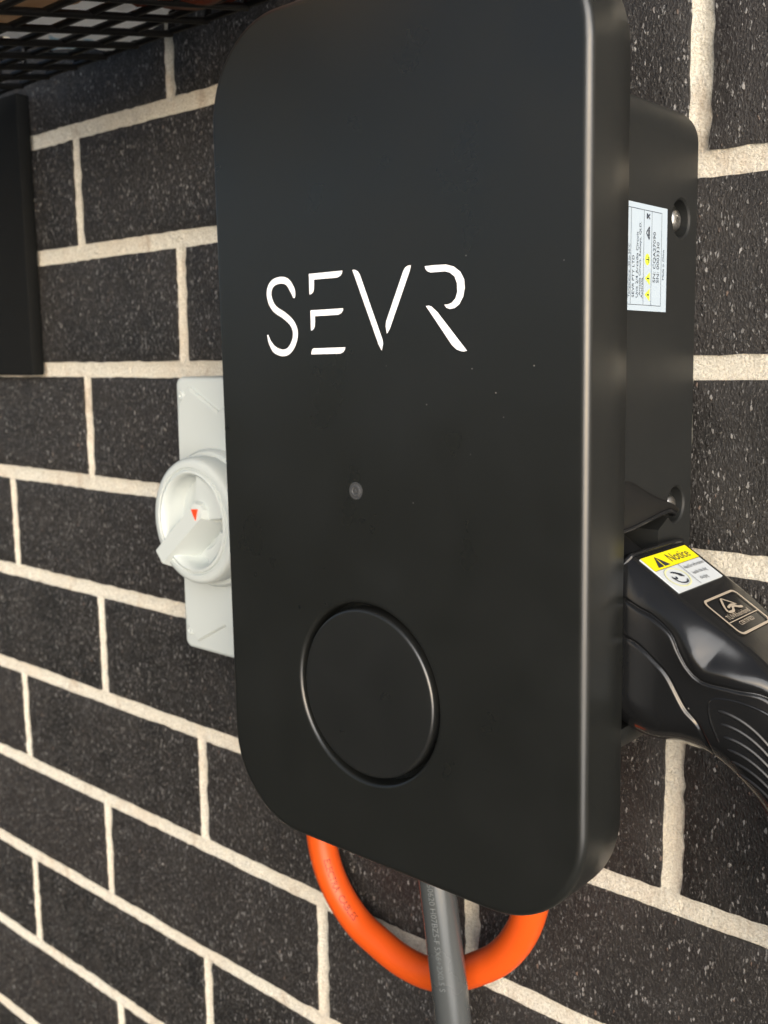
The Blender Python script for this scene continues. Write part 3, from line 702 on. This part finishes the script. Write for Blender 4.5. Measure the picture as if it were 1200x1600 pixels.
# certification badge outline
bd = MB(); BA0, BA1, BY0, BY1 = 0.0350, 0.0555, -0.0540, -0.0235
def ringflat(mb, w_, h_, r_, wd, ca, cy_, lift):
    o1 = rr(h_, w_, r_, 5); o2 = rr(h_-2*wd, w_-2*wd, r_-wd*.7, 5); n = len(o1)
    mb.add([topP(ca+p[0], cy_+p[1], lift) for p in o1]+[topP(ca+p[0], cy_+p[1], lift) for p in o2], [(i, (i+1) % n, n+(i+1) % n, n+i) for i in range(n)])
ca, cyy = (BA0+BA1)/2, (BY0+BY1)/2
ringflat(bd, BY1-BY0, BA1-BA0, 0.0030, 0.0011, ca, cyy, 0.0005)
sq(bd, BA0+0.0132, BA0+0.0136, BY0+0.001, BY1-0.001, 0.0005)
arc(bd, [(BA0+0.0020, cyy-0.001), (BA0+0.0050, cyy+0.0028), (BA0+0.0072, cyy+0.0052)], 0.0007, 0.0005)
arc(bd, [(BA0+0.0020, cyy-0.001), (BA0+0.0060, cyy-0.0050), (BA0+0.0090, cyy-0.0066)], 0.0012, 0.0005)
arc(bd, [(BA0+0.0090, cyy-0.0066), (BA0+0.0092, cyy-0.0020), (BA0+0.0072, cyy+0.0012), (BA0+0.0086, cyy+0.0050), (BA0+0.0090, cyy+0.0075)], 0.0013, 0.0005)
arc(bd, [(BA0+0.0072, cyy-0.0035), (BA0+0.0064, cyy+0.0008), (BA0+0.0070, cyy+0.0040)], 0.0011, 0.0005)
ttext(bd, "TÜVRheinland", 0.0034, BA0+0.0124, BY0+0.0032, 0.0005, 1.05)
ttext(bd, "CERTIFIED", 0.0028, BA0+0.0164, BY0+0.0072, 0.0005, 1.05)
bd.obj("certification_mark", GOLD, pg, smooth=False)
# ribbed grip panel on the camera-side flank
def flank(x, z, out=0.0):
    """point on the plug's flank for a given place in side view"""
    p = Vector((x, z, 0)); bi = min(range(len(TV)), key=lambda i: abs((TV[i]-BV[i]).normalized().cross(p-BV[i]).z) if (p-BV[i]).dot(TV[i]-BV[i]) > -0.02 else 9)
    t, b_, W_ = TV[bi], BV[bi], WV[bi].x; H = (t-b_).length; h_ = (p-b_).dot(t-b_)/H
    rb = 0.020; y_ = W_
    if h_ < rb: y_ = W_-rb+math.sqrt(max(0, rb*rb-(rb-max(h_, 0))**2))
    st_ = 0.0012
    return Vector((x, YC-(y_-st_)-out, z)) - PO
gp = MB()
outl = catmull([(.5300, -.1450, 0), (.5268, -.1350, 0), (.5268, -.1290, 0), (.5310, -.1268, 0), (.5400, -.1275, 0), (.5490, -.1305, 0), (.5550, -.1360, 0), (.5640, -.150, 0)], 6)
gp.add(*tube([flank(p.x, p.y, -0.0001) for p in outl], 0.0006, 8))
gp.obj("grip_outline", PLUG, pg)
for kf in range(6):
    x_a, z_a = .5300+.0011*kf, -.1318-.0052*kf
    pts = [flank(x_a + q*0.017, z_a - 0.0012*q - 0.0075*q*q, 0.0) for q in np.linspace(0, 1.25, 14)]
    obj("grip_rib", *tube(pts, [0.0003]+[0.0008]*12+[0.0003], 8), PLUG2, pg)
strip_path = catmull([(BV[i].x, BV[i].y, 0) for i in range(110, len(BV), 8)], 3)  # thin dark red line along the underside of the handle
obj("red_strip", *tube([Vector((p.x-0.0004, YC-0.0065, p.y+0.0002))-PO for p in strip_path], 0.0014, 8), DRED, pg)

# ------------------------------------------------------------------ wire basket above, leaning to the wall
ba = empty("storage_basket", (0.10, -0.03, 0.20), "black open-mesh basket full of packets, hung above the charger", "basket")
BO = Vector((0.10, -0.03, 0.20)); TB = R(10.5)
BX0, BX1, BD, BH = -0.24, 0.262, 0.27, 0.13
def bp(x, s_, lift=0.0): return Vector((x, -0.03 - s_*math.cos(TB), 0.2005 - s_*math.sin(TB) + lift)) - BO
def bar(a, b_, wd, ht, side):
    a, b_ = Vector(a), Vector(b_); t = (b_-a).normalized(); s_ = Vector(side).normalized(); n_ = t.cross(s_).normalized()
    def sec(p):
        w2, h2, c_ = wd/2, ht/2, min(wd, ht)*0.3
        return [p+s_*x+n_*y for x, y in ((w2, -h2+c_), (w2, h2-c_), (w2-c_, h2), (-w2+c_, h2), (-w2, h2-c_), (-w2, -h2+c_), (-w2+c_, -h2), (w2-c_, -h2))]
    return loft([sec(a), sec(b_)])
xs = [0.194-0.0345*k for k in range(-1, 13)]
for x in xs:
    obj("bottom_rib", *bar(bp(x, 0), bp(x, BD), 0.0043, 0.0038, (1, 0, 0)), BASK, ba, angle=50)
    obj("back_rib", *bar(bp(x, 0), bp(x, -0.016, BH), 0.0042, 0.0040, (1, 0, 0)), BASK, ba, angle=50)
for s_ in np.arange(0.0, BD, 0.0265):
    obj("cross_rib", *bar(bp(BX0, s_, 0.0016), bp(BX1, s_, 0.0012), 0.0039, 0.0032, (0, 1, 0)), BASK, ba, angle=50)
for k in range(1, 5):
    obj("back_cross_rib", *bar(bp(BX0, -0.016*k/5, BH*k/5), bp(BX1, -0.016*k/5, BH*k/5), 0.0040, 0.0036, (0, 0, 1)), BASK, ba, angle=50)
for s_ in np.arange(0.0, BD+.001, 0.0265):
    obj("side_rib", *bar(bp(BX1, s_), bp(BX1+0.008, s_, BH), 0.0040, 0.0036, (0, 1, 0)), BASK, ba, angle=50)
for k in range(1, 5):
    obj("side_rail", *bar(bp(BX1+0.008*k/5, -0.002, BH*k/5), bp(BX1+0.008*k/5, BD, BH*k/5), 0.0040, 0.0036, (0, 0, 1)), BASK, ba, angle=50)
rimp = [bp(BX0, -0.016, BH), bp(BX1+0.008, -0.016, BH), bp(BX1+0.008, BD, BH), bp(BX0, BD, BH), bp(BX0, -0.016, BH)]
mb = MB()
for a, b_ in zip(rimp[:-1], rimp[1:]): mb.add(*tube([a, b_], 0.0045, 10))
mb.obj("rim", BASK, ba)
def packet(name, label, cat, c, size, m, sd, rot, lean=0.0):
    """crumpled soft packet, a closed lumpy solid resting on the basket floor"""
    bm = bmesh.new(); bmesh.ops.create_icosphere(bm, subdivisions=4, radius=1.0)
    for q in bm.verts:
        p = q.co; s_ = Vector([math.copysign(abs(t)**0.72, t) for t in p])
        n1 = noise.noise(p*1.7+Vector((sd, 0, 0))); n2 = noise.noise(p*4.5+Vector((0, sd, 0)))
        rdg = 1-abs(noise.noise(p*3.0+Vector((0, 0, sd))))*2
        s_ = s_*(1+0.10*n1+0.09*n2+0.11*rdg)
        q.co = Vector((s_.x*size[0]/2, s_.y*size[1]/2, s_.z*size[2]/2))
    me = bpy.data.meshes.new(name); bm.to_mesh(me); bm.free(); me.shade_smooth(); me.set_sharp_from_angle(angle=R(22)); me.materials.append(m)
    o = bpy.data.objects.new(name, me); COL.objects.link(o)
    s2 = -(c[1]+0.03)/math.cos(TB)
    o.location = (c[0], c[1], 0.2005-s2*math.sin(TB)+0.004+size[2]*0.47+size[1]*0.32*math.sin(lean)); o.rotation_euler = (TB-lean, 0, rot)
    return tag(o, label, cat)
packet("paper_packet", "crumpled white paper packet with pale blue print in the black basket", "packet", (0.113, -0.070, 0), (0.115, 0.100, 0.06), PAPERW, 3.1, 0.06, R(12))
packet("kraft_bag", "tan kraft paper bag lying in the basket beside the white packet", "bag", (0.190, -0.170, 0), (0.20, 0.120, 0.07), KRAFT, 8.4, -0.10, R(16))
packet("wrapped_bundle", "rust brown wrapped bundle at the basket's end nearest the charger", "bundle", (0.236, -0.072, 0), (0.092, 0.095, 0.06), RUSTY, 5.2, 0.15, 0.0)

# ------------------------------------------------------------------ black panel on the wall at the left
pn = obj("black_panel", *[x for x in box(-0.20, 0.20, -0.0115, -0.0005, -0.1055, 0.1055, 0.0015)], PANEL, None, angle=40)
pn.location = (-0.2545, 0, 0.1010)
tag(pn, "plain black board fixed to the brick wall under the basket", "panel")
